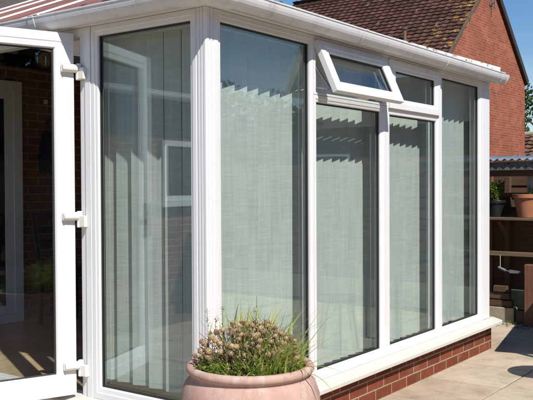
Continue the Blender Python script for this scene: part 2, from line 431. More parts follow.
# corner post with reeded flutes
def flute(a, b, n, depth=.005):
    pts = []
    for k in range(n):
        t0 = a + (b - a) * k / n; t1 = a + (b - a) * (k + 1) / n; q = (t1 - t0)
        pts += [(t0, 0), (t0 + q * .62, 0), (t0 + q * .70, depth), (t0 + q * .92, depth)]
    return pts
poly = [(0.006, 0)] + [(s, d) for s, d in flute(.010, .052, 2)] + [(.062, 0), (.062, .064), (.064, .064)]
poly += [(0.0, .064)]
left = [(d, s) for s, d in flute(.008, .062, 3)][::-1]
outline = [(0.006, 0.0)] + flute(.010, .058, 2) + [(.060, 0), (.060, .066), (0.0, .066)] + left + [(0, .006)]
bm = bmesh.new(); prism(bm, outline, lambda p, t: Vector((p[0], p[1], t)), .262, CT); link('corner_post', bm, UPVC, cons)
boxobj('corner_post', (3.562, 3.722, .0, .12, .273, CT), UPVC, cons, .006)

def window(name, so, zo, si, zi, M=ID, glass=GLASS, parent=cons, dz=0.0, prof=FR, label=None):
    bm = bmesh.new(); ring(bm, so, zo, si, zi, M, prof, dz)
    fo = link(name, bm, UPVC, parent, bevel=.0015)
    bm = bmesh.new(); box(bm, si[0] + .003, si[1] - .003, .028 + dz, .048 + dz, zi[0] + .003, zi[1] - .003, M)
    link('pane', bm, glass, fo)
    bm = bmesh.new()
    gp = [(0, .020), (1, .022), (1, .0268), (0, .0268)]
    ring(bm, (si[0] + .0008, si[1] - .0008), (zi[0] + .0008, zi[1] - .0008), (si[0] + .007, si[1] - .007), (zi[0] + .007, zi[1] - .007), M, gp, dz)
    # dark spacer bar inside the sealed unit 
    ring(bm, (si[0] + .004, si[1] - .004), (zi[0] + .004, zi[1] - .004), (si[0] + .009, si[1] - .009), (zi[0] + .009, zi[1] - .009), M, [(0, .0295), (1, .0295), (.4, .0465), (0, .0465)], dz)
    link('gasket', bm, RUBBER, fo)
    return fo
ZB, ZT = .33, 2.232
window('window_frame', (.062, .953), (.273, CT), (.118, .92), (ZB, ZT))
window('window_frame', (.957, 1.838), (.273, 1.944), (.990, 1.774), (ZB, 1.903))
window('window_frame', (1.842, 2.700), (.273, 1.944), (1.904, 2.648), (ZB, 1.893))
window('window_frame', (2.704, 3.560), (.273, CT), (2.756, 3.495), (ZB, ZT))
# top-light surrounds
bm = bmesh.new(); ring(bm, (.957, 1.838), (1.947, CT), (.990, 1.800), (1.962, 2.250)); link('fanlight_frame', bm, UPVC, cons, bevel=.0015)
bm = bmesh.new(); ring(bm, (1.842, 2.700), (1.947, CT), (1.880, 2.665), (1.962, 2.250)); link('fanlight_frame', bm, UPVC, cons, bevel=.0015)
SASH = [(0, .0), (.60, .0), (.64, .004), (.94, .006), (1, .014), (1, .049), (.55, .052), (.3, .036), (0, .034)]
# closed top light, standing proud of its frame
fs = window('fanlight_sash', (1.868, 2.676), (1.935, 2.262), (1.968, 2.600), (2.005, 2.192), dz=-.016, prof=SASH)
# open top light: same sash swung out about its top edge
aoff = math.atan2(.135, .30)
piv = Vector((0, -.02, 2.262))
def OPEN(s, d, z):
    h = piv.z - z
    y = piv.y + d * math.cos(aoff) - h * math.sin(aoff); zz = piv.z - d * math.sin(aoff) * 1.0 - h * math.cos(aoff)
    return Vector((s, y, zz))
fs2 = window('fanlight_sash', (.962, 1.800), (1.930, 2.262), (1.050, 1.722), (2.000, 2.190), M=OPEN, prof=SASH)
for s in (.985, 1.775):
    bm = bmesh.new(); a = OPEN(s, .05, 1.97); b = Vector((s, .03, 2.14))
    tube(bm, [a, b], .007, 6); tube(bm, [b, Vector((s, .03, 1.99)), a + Vector((0, 0.01, -.004))], .005, 6)
    link('stay', bm, METAL, fs2)
bm = bmesh.new()
a = OPEN(1.38, .054, 1.955); box(bm, a.x - .06, a.x + .06, a.y, a.y + .03, a.z - .012, a.z + .012)
box(bm, a.x - .01, a.x + .1, a.y + .032, a.y + .046, a.z - .010, a.z + .010); link('handle', bm, UPVC, fs2, bevel=.004)
# return wall to the east (two plain lights), mostly unseen
MEAST = lambda s, d, z: Vector((3.722 - d, s, z))
window('window_frame', (.122, 1.80), (.273, CT), (.18, 1.75), (ZB, ZT), MEAST)
window('window_frame', (1.804, 3.595), (.273, CT), (1.86, 3.54), (ZB, ZT), MEAST)
# left side: fixed light, door frame, second fixed light
window('window_frame', (.068, .823), (.261, CT), (.110, .775), (.325, ZT), LEFT)
bm = bmesh.new()
ring(bm, (.826, 2.54), (.205, CT), (.921, 2.445), (.262, 2.240), LEFT, [(0, -.004), (.45, -.004), (.49, .004), (.95, .005), (1, .009), (1, .068), (0, .068)])
link('door_frame', bm, UPVC, cons, bevel=.0015)
window('window_frame', (2.544, 3.595), (.261, CT), (2.60, 3.54), (.325, ZT), LEFT)

# door leaves
def leaf(hx, hy, ang, handed, main=True):
    e = Vector((math.cos(ang), math.sin(ang), 0)); n = Vector((-e.y, e.x, 0)) * handed   # n: outward face normal
    def ML(s, d, z): return Vector((hx, hy, 0)) + e * s - n * d + Vector((0, 0, z))
    W = .765
    pr = [(0, .0), (.55, .0), (.58, .003), (.93, .006), (1, .016), (1, .050), (.8, .060), (0, .060)]
    bm = bmesh.new(); ring(bm, (0, W), (.272, 2.254), (.108, W - .108), (.392, 2.166), ML, pr)
    fo = link('door', bm, UPVC, cons, bevel=.002)
    bm = bmesh.new(); box(bm, .111, W - .111, .026, .044, .395, 2.163, ML); link('pane', bm, GLASS_DOOR, fo)
    bm = bmesh.new(); gp = [(0, .018), (1, .020), (1, .0248), (0, .0248)]
    ring(bm, (.109, W - .109), (.393, 2.165), (.116, W - .116), (.400, 2.158), ML, gp); link('gasket', bm, RUBBER, fo)
    # handles on both faces
    for sgn in (-1, 1):
        d0 = -.001 if sgn < 0 else .061
        bm = bmesh.new()
        box(bm, W - .07, W - .04, d0 + sgn * .0, d0 + sgn * .010, 1.09, 1.31, ML)
        box(bm, W - .062, W - .048, d0 + sgn * .012, d0 + sgn * .05, 1.235, 1.25, ML)
        box(bm, W - .165, W - .048, d0 + sgn * .04, d0 + sgn * .054, 1.232, 1.253, ML)
        link('handle', bm, METAL, fo, bevel=.003)
    if main:
        for zc in (2.062, 1.255, .435):
            bm = bmesh.new()
            # arm on the leaf
            tube(bm, [ML(-.012, -.016, zc), ML(.072, -.014, zc)], [.0235, .0215], 14)
            box(bm, .0, .075, -.014, -.001, zc - .022, zc + .022, ML)
            # pin and lower flag fixed to the frame
            k = ML(-.020, -.016, 0)
            tube(bm, [(k.x, k.y, zc - .062), (k.x, k.y, zc + .028)], .0155, 14)
            box(bm, k.y - .052, k.y - .006, k.x - .012, k.x + .012, zc - .060, zc + .004, LEFT)
            ho = link('hinge', bm, CREAM, fo, bevel=.004)
    return fo
leaf(-.030, .927, R(159.6), 1)
leaf(-.030, 2.415, R(205), -1)

# eaves beam
boxobj('eaves_beam', (-.045, 3.735, -.030, .08, CT + .002, 2.345), UPVC, cons, .003)
boxobj('eaves_beam', (.083, 3.597, -.030, .08, CT + .002, 2.345), UPVC, cons, .003, LEFT)
boxobj('eaves_beam', (.083, 3.597, 3.655, 3.735, CT + .002, 2.345), UPVC, cons, .003, LEFT)
# gutters: half-round channel with thickness
def gut_prof(rad=.056, th=.003, n=14):
    o = [(-rad * math.cos(math.pi * k / n), -rad * 1.28 * math.sin(math.pi * k / n)) for k in range(n + 1)]
    i = [(-(rad - th) * math.cos(math.pi * k / n), -(rad - th) * 1.28 * math.sin(math.pi * k / n)) for k in range(n + 1)]
    lip = [(-rad - .004, 0), (-rad - .004, .008), (-rad + .003, .008)]
    return lip[:2] + [lip[2]] + i + [(rad, 0.004)] + o[::-1]
GY, GZ = -.090, 2.348
GX = -.090
gp = gut_prof()
bm = bmesh.new(); prism(bm, gp, lambda p, t: Vector((t, GY + p[0], GZ + p[1])), .03, 3.66); link('gutter', bm, GUT, cons)
bm = bmesh.new(); prism(bm, gp, lambda p, t: Vector((GX + p[0], t, GZ + p[1])), .03, 3.597); link('gutter', bm, GUT, cons)
# corner piece: mitred, a touch larger
gp2 = [(a * 1.10, b * 1.10) for a, b in gut_prof()]
bm = bmesh.new()
ra = [bm.verts.new(Vector((.07, GY + a, GZ + b))) for a, b in gp2]
rb = [bm.verts.new(Vector((GX + a, GY + a, GZ + b))) for a, b in gp2]
rc = [bm.verts.new(Vector((GX + a, .07, GZ + b))) for a, b in gp2]
for A, B in ((ra, rb), (rb, rc)):
    for i in range(len(A)): bm.faces.new((A[i], A[(i + 1) % len(A)], B[(i + 1) % len(A)], B[i]))
bm.faces.new(ra); bm.faces.new(rc[::-1])
link('gutter_corner', bm, GUT, cons)
# joint sleeves and brackets
def sleeve(bm, M2, t, wd, sc_):
    prism(bm, [(a * sc_, b * sc_) for a, b in gp], M2, t, t + wd)
for t in (1.30, 2.55):
    bm = bmesh.new(); sleeve(bm, lambda p, q: Vector((q, GY + p[0], GZ + p[1])), t, .035, 1.05); link('gutter_bracket', bm, GUT, cons)
for t in (1.12, 2.3):
    bm = bmesh.new(); sleeve(bm, lambda p, q: Vector((GX + p[0], q, GZ + p[1])), t, .05, 1.06); link('gutter_bracket', bm, GUT, cons)
# end piece with stop end
bm = bmesh.new(); sleeve(bm, lambda p, q: Vector((q, GY + p[0], GZ + p[1])), 3.655, .035, 1.07)
outp = [(-.056 * math.cos(math.pi * k / 14), -.056 * 1.28 * math.sin(math.pi * k / 14)) for k in range(15)]
prism(bm, outp, lambda p, q: Vector((q, GY + p[0], GZ + p[1])), 3.691, 3.765)
prism(bm, [(a * 1.08, b * 1.08) for a, b in outp], lambda p, q: Vector((q, GY + p[0], GZ + p[1])), 3.766, 3.782)
link('gutter_end_cap', bm, GUT, cons, bevel=.003)
# debris clips along the gutter lip
rr = random.Random(11)
for k in range(15):
    t = rr.choice([rr.uniform(.15, .6), rr.uniform(.6, 3.4)]); w_ = rr.uniform(.006, .02)
    boxobj('moss_tuft', (t, t + w_, GY - .058, GY - .048, GZ + .0085, GZ + .0085 + rr.uniform(.004, .011)), MOSS, cons, .002)
for k in range(16):
    t = rr.uniform(.2, 2.2); w_ = rr.uniform(.015, .07)
    boxobj('moss_tuft', (t, t + w_, GX - .058, GX - .048, GZ + .0085, GZ + .0085 + rr.uniform(.003, .008)), MOSS, cons, .002, LEFT)

# roof: hipped, bronze sheet between white bars
E0, E1, EZ, SL, SF = -.062, 3.75, 2.368, .424, .350
XR = (E0 + E1) / 2; ZR = EZ + SL * (XR - E0); YF = E0 + (ZR - EZ) / SF; YH = 3.597
def roofpoly(name, pts, th=.016):
    bm = bmesh.new()
    A = [bm.verts.new(p) for p in pts]; B = [bm.verts.new(Vector(p) - Vector((0, 0, th))) for p in pts]
    bm.faces.new(A); bm.faces.new(B[::-1])
    for i in range(len(A)): bm.faces.new((A[i], A[(i + 1) % len(A)], B[(i + 1) % len(A)], B[i]))
    return link(name, bm, POLY, cons)
c0, c1, c2, c3 = (E0, E0, EZ), (E1, E0, EZ), (E1, YH, EZ), (E0, YH, EZ)
ra_, rb_ = (XR, YF, ZR), (XR, YH, ZR)
roofpoly('roof_sheet', [c0, ra_, rb_, c3]); roofpoly('roof_sheet', [c0, c1, ra_]); roofpoly('roof_sheet', [c1, c2, rb_, ra_])
def bar(bm, a, b, wd=.017, h=.013):
    a, b = Vector(a), Vector(b); d = (b - a).normalized(); s = d.cross(Vector((0, 0, 1))).normalized(); n = s.cross(d)
    vs = []
    for q in (a, b):
        for x, y in ((-wd, .003), (wd, .003), (wd * .6, h), (-wd * .6, h)): vs.append(bm.verts.new(q + s * x + n * y))
    for i in range(4): bm.faces.new((vs[i], vs[(i + 1) % 4], vs[4 + (i + 1) % 4], vs[4 + i]))
    bm.faces.new(vs[:4][::-1]); bm.faces.new(vs[4:])
def rz(x, y): return EZ + min(SL * (x - E0), SL * (E1 - x), SF * (y - E0))
for y in (.70, 1.40, 2.10, 2.80, 3.40):
    for sgn in (0, 1):
        xe = min(XR, E0 + SF * (y - E0) / SL)
        bm = bmesh.new()
        if sgn == 0: bar(bm, (E0, y, EZ), (xe - .03, y, EZ + SL * (xe - .03 - E0)))
        else: bar(bm, (E1, y, EZ), (E1 - (xe - E0) + .03, y, EZ + SL * (xe - .03 - E0)))
        link('rafter_bar', bm, UPVC, cons)
for x in (.6, 1.22, 1.844, 2.46, 3.1):
    dx = min(x - E0, E1 - x); ye = E0 + SL * dx / SF
    bm = bmesh.new(); bar(bm, (x, E0, EZ), (x, ye - .04, EZ + SF * (ye - .04 - E0))); link('rafter_bar', bm, UPVC, cons)
for a, b in ((c0, ra_), (c1, ra_), (ra_, rb_)):
    bm = bmesh.new(); bar(bm, a, b, .05, .045); link('ridge_cap', bm, DIRTY, cons)
# white eaves trim on the sheet edge
boxobj('eaves_trim', (E0 - .002, 3.66, E0 - .006, E0 + .03, 2.346, 2.376), DIRTY, cons, .003)
boxobj('eaves_trim', (E0 + .035, 3.59, E0 - .006, E0 + .03, 2.346, 2.376), DIRTY, cons, .003, LEFT)
# floor slab
struct(boxobj('conservatory_floor', (.104, 3.656, .104, 3.596, -.02, .20), FLOOR))

# ------------------------------------------------------------------ vertical blinds
def slat_mesh(width, z0, z1):
    bm = bmesh.new(); n = 6; rows = []
    for k in range(n + 1):
        t = -width / 2 + width * k / n; c = .0012 * (1 - (2 * t / width) ** 2)
        rows.append([bm.verts.new((t, c, z0)), bm.verts.new((t, c, z1)), bm.verts.new((t, c + .0012, z1)), bm.verts.new((t, c + .0012, z0))])
    for a, b in zip(rows, rows[1:]):
        for i in range(4): bm.faces.new((a[i], a[(i + 1) % 4], b[(i + 1) % 4], b[i]))
    bm.faces.new(rows[0]); bm.faces.new(rows[-1][::-1])
    bmesh.ops.recalc_face_normals(bm, faces=bm.faces[:])
    me = bpy.data.meshes.new('slat'); bm.to_mesh(me); bm.free(); me.materials.append(BLIND)
    return me
SLAT = slat_mesh(.118, .292, 2.238); SLATL = slat_mesh(.098, .325, 2.238)
rb = random.Random(5)
def blind(label, a, b, depth, side, ang, pitch, sm):
    n = int(round((b - a) / pitch))
    mid = (a + b) / 2
    root = thing('vertical_blind', label, 'blind', (mid, depth, .34) if side == 'R' else (depth, mid, .34), 'vertical blinds in the conservatory windows')
    if side == 'R': boxobj('head_rail', (a + .02, b - .02, depth - .022, depth + .022, 2.24, 2.28), UPVC, root, .003)
    else: boxobj('head_rail', (a + .02, b - .02, depth - .022, depth + .022, 2.24, 2.28), UPVC, root, .003, LEFT)
    for k in range(n):
        s = a + (k + .5) * (b - a) / n
        o = bpy.data.objects.new('slat', sm); COL.objects.link(o)
        o.parent = root
        o.location = (s - mid, 0, -.34) if side == 'R' else (0, s - mid, -.34)
        j = rb.uniform(-1.6, 1.6)
        o.rotation_euler = (R(rb.uniform(-.12, .12)), R(rb.uniform(-.12, .12)), R(-ang + j) if side == 'R' else R(90 + ang + j))
    return root
blind('pale sage vertical blind in the tall pane right behind the big urn', .19, 1.055, .172, 'R', 17, .103, SLAT)
blind('pale sage vertical blind behind the pane below the tilted open top window', 1.10, 1.98, .172, 'R', 17, .103, SLAT)
blind('pale sage vertical blind behind the pane below the closed top window', 2.03, 2.84, .172, 'R', 17, .103, SLAT)
blind('pale sage vertical blind in the farthest full height pane, nearest the orange gable', 2.89, 3.638, .172, 'R', 17, .103, SLAT)
blind('gappy vertical blind in the window between the open door and the fluted post', .19, .935, .165, 'L', 20, .115, SLATL)

# ------------------------------------------------------------------ own house behind the conservatory
house = thing('brick_house', 'brown brick house wall at the back of the conservatory with white patio doors', 'house', (-2, 3.6, 0))
HX0, HX1, HY = -9.0, 3.9, 3.6
link('wall', (lambda bm: (box(bm, HX0, HX1, HY, HY + 4.6, -.03, 2.50), bm)[1])(bmesh.new()), BRICK_HOUSE, house)
def tiled(name, origin, udir, vdir, nu, nv, tw, tl, mat, parent, amp=.022, lift=.035, wav=2):
    """profiled roof tiles, each its own island: udir across, vdir up the slope"""
    bm = bmesh.new(); U, V = Vector(udir).normalized(), Vector(vdir).normalized(); Nn = U.cross(V)
    if Nn.z < 0: Nn = -Nn
    O = Vector(origin); rt = random.Random(len(name) + nu)
    prof = [(0, 0), (.12, .75), (.26, 1), (.42, .75), (.54, 0), (.78, -.15), (1.0, 0)]
    for j in range(nv):
        for i in range(nu):
            jl = rt.uniform(-.006, .006); jz = rt.uniform(-.004, .004)
            bot, top, low_ = [], [], []
            for t, h in prof:
                a = O + U * ((i + t * 1.02) * tw) + Nn * (h * amp + jz)
                bot.append(bm.verts.new(a + V * (j * tl - .03 + jl) + Nn * lift))
                top.append(bm.verts.new(a + V * ((j + 1) * tl + .02) + Nn * .004))
                low_.append(bm.verts.new(a + V * (j * tl - .03 + jl) + Nn * (lift - .028)))
            for k in range(len(prof) - 1):
                bm.faces.new((bot[k], bot[k + 1], top[k + 1], top[k])); bm.faces.new((low_[k], low_[k + 1], bot[k + 1], bot[k]))
    return link(name, bm, mat, parent, recalc=False)
def slab(bm, pts, th):
    pts = [Vector(p) for p in pts]; n = (pts[1] - pts[0]).cross(pts[2] - pts[0]).normalized()
    if n.z < 0: n = -n
    A = [bm.verts.new(p) for p in pts]; B = [bm.verts.new(p - n * th) for p in pts]
    bm.faces.new(A); bm.faces.new(B[::-1])
    for i in range(len(A)): bm.faces.new((A[i], A[(i + 1) % len(A)], B[(i + 1) % len(A)], B[i]))
bm = bmesh.new(); slab(bm, [(HX0 - .2, 3.9, 2.75), (HX1 + .1, 3.9, 2.75), (HX1 + .1, 6.0, 4.2), (HX0 - .2, 6.0, 4.2)], .08)
slab(bm, [(HX0 - .2, 8.4, 2.5), (HX1 + .1, 8.4, 2.5), (HX1 + .1, 6.0, 4.2), (HX0 - .2, 6.0, 4.2)], .08)
slab(bm, [(HX0 - .2, 3.32, 2.35), (-.16, 3.32, 2.35), (-.16, 3.898, 2.749), (HX0 - .2, 3.898, 2.749)], .08)
link('roof', bm, TILE_H, house)
bm = bmesh.new(); prism(bm, gp, lambda p, t: Vector((t, 3.30 + p[0], 2.40 + p[1])), HX0 - .2, -.17); link('gutter', bm, GUT, house)
bm = bmesh.new()
for y in (3.62,):
    prism(bm, [(3.62, 2.5), (8.18, 2.5), (6.0, 4.1)], lambda p, t: Vector((t, p[0], p[1])), HX1 - .12, HX1 - .003)
link('gable_wall', bm, BRICK_HOUSE_Y, house)
# patio doors seen through the open leaf
MH = lambda s, d, z: Vector((s, 3.588 + d, z))
PR = [(0, -.05), (1, -.045), (1, .0), (0, .0)]
bm = bmesh.new(); ring(bm, (.10, 1.585), (.203, 2.36), (.17, 1.50), (.28, 2.28), MH, PR); dfo = link('patio_door', bm, UPVC, house, bevel=.002)
bm = bmesh.new(); ring(bm, (.172, .83), (.282, 2.278), (.25, .76), (.36, 2.20), MH, [(0, -.03), (1, -.026), (1, .0), (0, .0)])
ring(bm, (.834, 1.498), (.282, 2.278), (.905, 1.42), (.36, 2.20), MH, [(0, -.03), (1, -.026), (1, .0), (0, .0)])
link('door_sash', bm, UPVC, dfo, bevel=.002)
for a, b in ((.252, .758), (.907, 1.418)): 
    link('pane', (lambda bm: (box(bm, a, b, -.014, -.002, .362, 2.198, MH), bm)[1])(bmesh.new()), DARKGLASS, dfo)
# small casement in the garden wall, reflected in the side window
bm = bmesh.new(); ring(bm, (-3.90, -3.34), (1.25, 1.92), (-3.84, -3.40), (1.31, 1.86), MH, PR); wf = link('casement_window', bm, UPVC, house, bevel=.002)
link('pane', (lambda bm: (box(bm, -3.838, -3.402, -.02, -.002, 1.312, 1.858, MH), bm)[1])(bmesh.new()), DARKGLASS, wf)
link('window_sill', (lambda bm: (box(bm, -3.95, -3.29, -.09, .0, 1.19, 1.247, MH), bm)[1])(bmesh.new()), UPVC, wf, bevel=.004)
boxobj('light_switch', (1.872, 1.902, 3.575, 3.599, 2.19, 2.23), WHITEP, house, .002)

# clock, bag, chair inside
ck = thing('wall_clock', 'small round cream faced clock high on the brick wall behind the open door glass', 'clock', (1.86, 3.598, 2.60))
def disc(name, rad, y0, y1, mat, par, c=(1.86, 2.60)):
    bm = bmesh.new(); prism(bm, [(rad * math.cos(2 * math.pi * k / 32), rad * math.sin(2 * math.pi * k / 32)) for k in range(32)], lambda p, t: Vector((c[0] + p[0], t, c[1] + p[1])), y0, y1)
    return link(name, bm, mat, par)
disc('case', .085, 3.565, 3.598, BRASS, ck); disc('face', .066, 3.561, 3.5645, CLOCKF, ck)
bm = bmesh.new()
for a, l in ((R(70), .05), (R(-40), .036)):
    dx, dz = math.sin(a) * l, math.cos(a) * l
    tube(bm, [(1.86, 3.558, 2.60), (1.86 + dx, 3.558, 2.60 + dz)], .003, 5)
link('hands', bm, RUBBER, ck)
bg_ = thing('hanging_bag', 'dark navy bag hanging on the brick wall, seen through the open door glass', 'bag', (1.93, 3.55, 1.55))
bm = bmesh.new(); bmesh.ops.create_cube(bm, size=1)
bmesh.ops.subdivide_edges(bm, edges=bm.edges[:], cuts=4, use_grid_fill=True)
for v in bm.verts:
    z = v.co.z; k = 1 - .35 * max(0, z) ** 1.5 * 2; q = v.co * 2
    v.co = Vector((1.93 + v.co.x * .24 * k + .01 * math.sin(z * 9), 3.53 + v.co.y * .13 * (1.1 - .5 * z), 1.73 + z * .36))
link('bag_body', bm, BAGM, bg_, smooth=True, bevel=.01)
bm = bmesh.new(); tube(bm, [(1.86, 3.55, 1.9), (1.89, 3.57, 2.02), (1.93, 3.585, 2.05), (1.97, 3.57, 2.02), (2.0, 3.55, 1.9)], .012, 8); link('strap', bm, BAGM, bg_)
def ubox(bm, a, b, w1, w2): 
    """tapered square bar"""
    tube(bm, [a, b], [w1, w2], 4)
ch = thing('dining_chair', 'dark wooden chair standing by the brick wall behind the open door glass', 'chair', (1.75, 3.05, .2))
for sx in (-.2, .2):
    bm = bmesh.new(); tube(bm, [(1.75 + sx, 3.27, .2), (1.75 + sx, 3.25, .65), (1.75 + sx, 3.36, 1.18)], [.024, .028, .022], 8); link('leg', bm, CHAIRM, ch)
    bm = bmesh.new(); tube(bm, [(1.75 + sx, 2.85, .2), (1.75 + sx, 2.86, .64)], [.02, .027], 8); link('leg', bm, CHAIRM, ch)
boxobj('seat', (1.53, 1.97, 2.83, 3.27, .645, .685), CHAIRM, ch, .015)
bm = bmesh.new()
for z in (.88, 1.0, 1.12): box(bm, 1.56, 1.94, 3.29 + (z - .88) * .2, 3.31 + (z - .88) * .2, z, z + .06)
link('backrest', bm, CHAIRM, ch, bevel=.006)
# wheelie bin by the garden wall
bn = thing('wheelie_bin', 'dark green wheelie bin against the brown brick garden wall, seen reflected in the side window', 'bin', (-4.15, 3.2, 0))
bm = bmesh.new()
A = [bm.verts.new((-4.15 + x * .19, 3.2 + y * .2, .08)) for x, y in ((-1, -1), (1, -1), (1, 1), (-1, 1))]
B = [bm.verts.new((-4.15 + x * .27, 3.2 + y * .28, .95)) for x, y in ((-1, -1), (1, -1), (1, 1), (-1, 1))]
bm.faces.new(A[::-1]); bm.faces.new(B)
for i in range(4): bm.faces.new((A[i], A[(i + 1) % 4], B[(i + 1) % 4], B[i]))
link('body', bm, BINM, bn, bevel=.02)
boxobj('lid', (-4.45, -3.85, 2.89, 3.51, .953, 1.0), BINM, bn, .02)
for x in (-4.36, -3.98):
    bm = bmesh.new(); tube(bm, [(x, 3.44, .1), (x + .04, 3.44, .1)], .1, 20); link('wheel', bm, RUBBER, bn)

# ------------------------------------------------------------------ neighbour's gabled house
GYN = 6.0; AX, AZN = 19.62, 7.40; EXL, EXR, EZN = 16.55, 22.60, 4.72
YB = 12.85
nh = thing('gabled_house', 'orange brick house with tall gable end and dark brown tiled roof with yellow lichen', 'house', (19.6, 9, 0))
bm = bmesh.new(); prism(bm, [(EXL + .2, -.03), (EXR - .02, -.03), (EXR - .02, EZN - .05), (AX, AZN - .09), (EXL + .2, EZN + .05)], lambda p, t: Vector((p[0], t, p[1])), GYN, YB)
link('wall', bm, [BRICK_N], nh)
vl = Vector((AX - EXL, 0, AZN - EZN)); vr = Vector((AX - EXR, 0, AZN - EZN))
bm = bmesh.new()
slab(bm, [(EXL, GYN - .04, EZN), (EXL, YB + .05, EZN), (AX, YB + .05, AZN), (AX, GYN - .04, AZN)], .07)
slab(bm, [(EXR + .06, GYN - .04, EZN - .03), (EXR + .06, YB + .05, EZN - .03), (AX, YB + .05, AZN), (AX, GYN - .04, AZN)], .07)
link('roof', bm, TILE_N, nh)
nv = int(vl.length / .185) + 1
tiled('roof_tiles', (EXL, YB + .02, EZN + .02), (0, -1, 0), vl, 30, nv, .2285, .185, TILE_N, nh, amp=.018, lift=.042)
tiled('roof_tiles', (EXR + .05, GYN - .03, EZN + .01), (0, 1, 0), vr, 30, nv, .2285, .185, TILE_N, nh, amp=.018, lift=.042)
# verge trims: slim mortar verge on the left, dark barge on the right
def verge(name, a, b, w_, mat, h=.07):
    bm = bmesh.new(); a, b = Vector(a), Vector(b); d = (b - a).normalized(); n = Vector((-d.z, 0, d.x)); 
    if n.z < 0: n = -n
    vs = [bm.verts.new(q + n * k + Vector((0, y, 0))) for q in (a, b) for k, y in ((-h, -w_), (.055, -w_), (.055, .03), (-h, .03))]
    for i in range(4): bm.faces.new((vs[i], vs[(i + 1) % 4], vs[4 + (i + 1) % 4], vs[4 + i]))
    bm.faces.new(vs[:4][::-1]); bm.faces.new(vs[4:]); return link(name, bm, mat, nh)
verge('verge_board', (EXL, GYN - .045, EZN), (AX - .02, GYN - .045, AZN), .03, simple('verge_mortar', (.15, .095, .065), .9, .25, 12), .012)
verge('verge_board', (EXR + .08, GYN - .045, EZN - .05), (AX + .02, GYN - .045, AZN), .05, PAINT_DK, .12)
bm = bmesh.new(); tube(bm, [(AX, GYN - .04, AZN + .03), (AX, YB, AZN + .03)], .11, 12); link('ridge_tiles', bm, TILE_N, nh)
bm = bmesh.new(); tube(bm, [(17.25, 7.55, 5.25), (17.25, 7.55, 5.72)], .05, 12); tube(bm, [(17.25, 7.55, 5.70), (17.25, 7.55, 5.76)], .075, 12); link('vent_pipe', bm, TILE_G, nh)
bm = bmesh.new(); tube(bm, [(EXR + .06, GYN - .02, EZN - .1), (EXR + .06, YB, EZN - .1)], .06, 10); link('gutter', bm, PAINT_DK, nh)
bm = bmesh.new(); tube(bm, [(EXR + .03, GYN + .08, EZN - .1), (EXR + .03, GYN + .08, .0)], .04, 10); link('downpipe', bm, PAINT_DK, nh)
ae = thing('aerial_mast', 'dark aerial mast bracketed to the top of the orange brick gable', 'aerial', (19.60, 5.9, 6.6))
bm = bmesh.new(); tube(bm, [(19.60, 5.86, 6.45), (19.60, 5.86, 9.0)], .022, 8); link('mast', bm, LEAD, ae)
bm = bmesh.new()
for z in (6.62, 6.98): tube(bm, [(19.60, 5.99, z), (19.60, 5.87, z)], .02, 6); box(bm, 19.52, 19.68, 5.975, 5.998, z - .06, z + .06)
box(bm, 19.50, 19.70, 5.90, 5.93, 7.0, 7.03)
link('bracket', bm, LEAD, ae)
bm = bmesh.new(); tube(bm, [(19.6, 5.86, 8.9), (18.6, 5.5, 8.9)], .014, 6)
for k in range(8):
    p = Vector((19.6, 5.86, 8.9)).lerp(Vector((18.6, 5.5, 8.9)), k / 7); tube(bm, [p + Vector((.08, -.22, 0)), p - Vector((.08, -.22, 0))], .006, 5)
link('antenna', bm, LEAD, ae)

# garage with low tiled roof to the right of the gable
gr = thing('garage', 'low brown tiled outbuilding just right of the orange gable', 'garage', (27, 5, 0))
boxobj('wall', (25.2, 29.8, 2.0, 8.5, -.03, 1.7), BRICK_NY, gr)
vg = Vector((1.9, 0, 1.5))
bm = bmesh.new(); slab(bm, [(24.9, 1.9, 1.7), (24.9, 8.6, 1.7), (27.5, 8.6, 3.25), (27.5, 1.9, 3.25)], .08)
slab(bm, [(30.1, 1.9, 1.7), (30.1, 8.6, 1.7), (27.5, 8.6, 3.25), (27.5, 1.9, 3.25)], .08); link('roof', bm, TILE_G, gr)
tiled('roof_tiles', (24.88, 8.6, 1.72), (0, -1, 0), (2.6, 0, 1.55), 22, 11, .305, .28, TILE_G, gr, amp=.03, lift=.06)
bm = bmesh.new(); tube(bm, [(27.5, 1.9, 3.30), (27.5, 8.6, 3.30)], .12, 10); link('ridge_tiles', bm, CONC, gr)

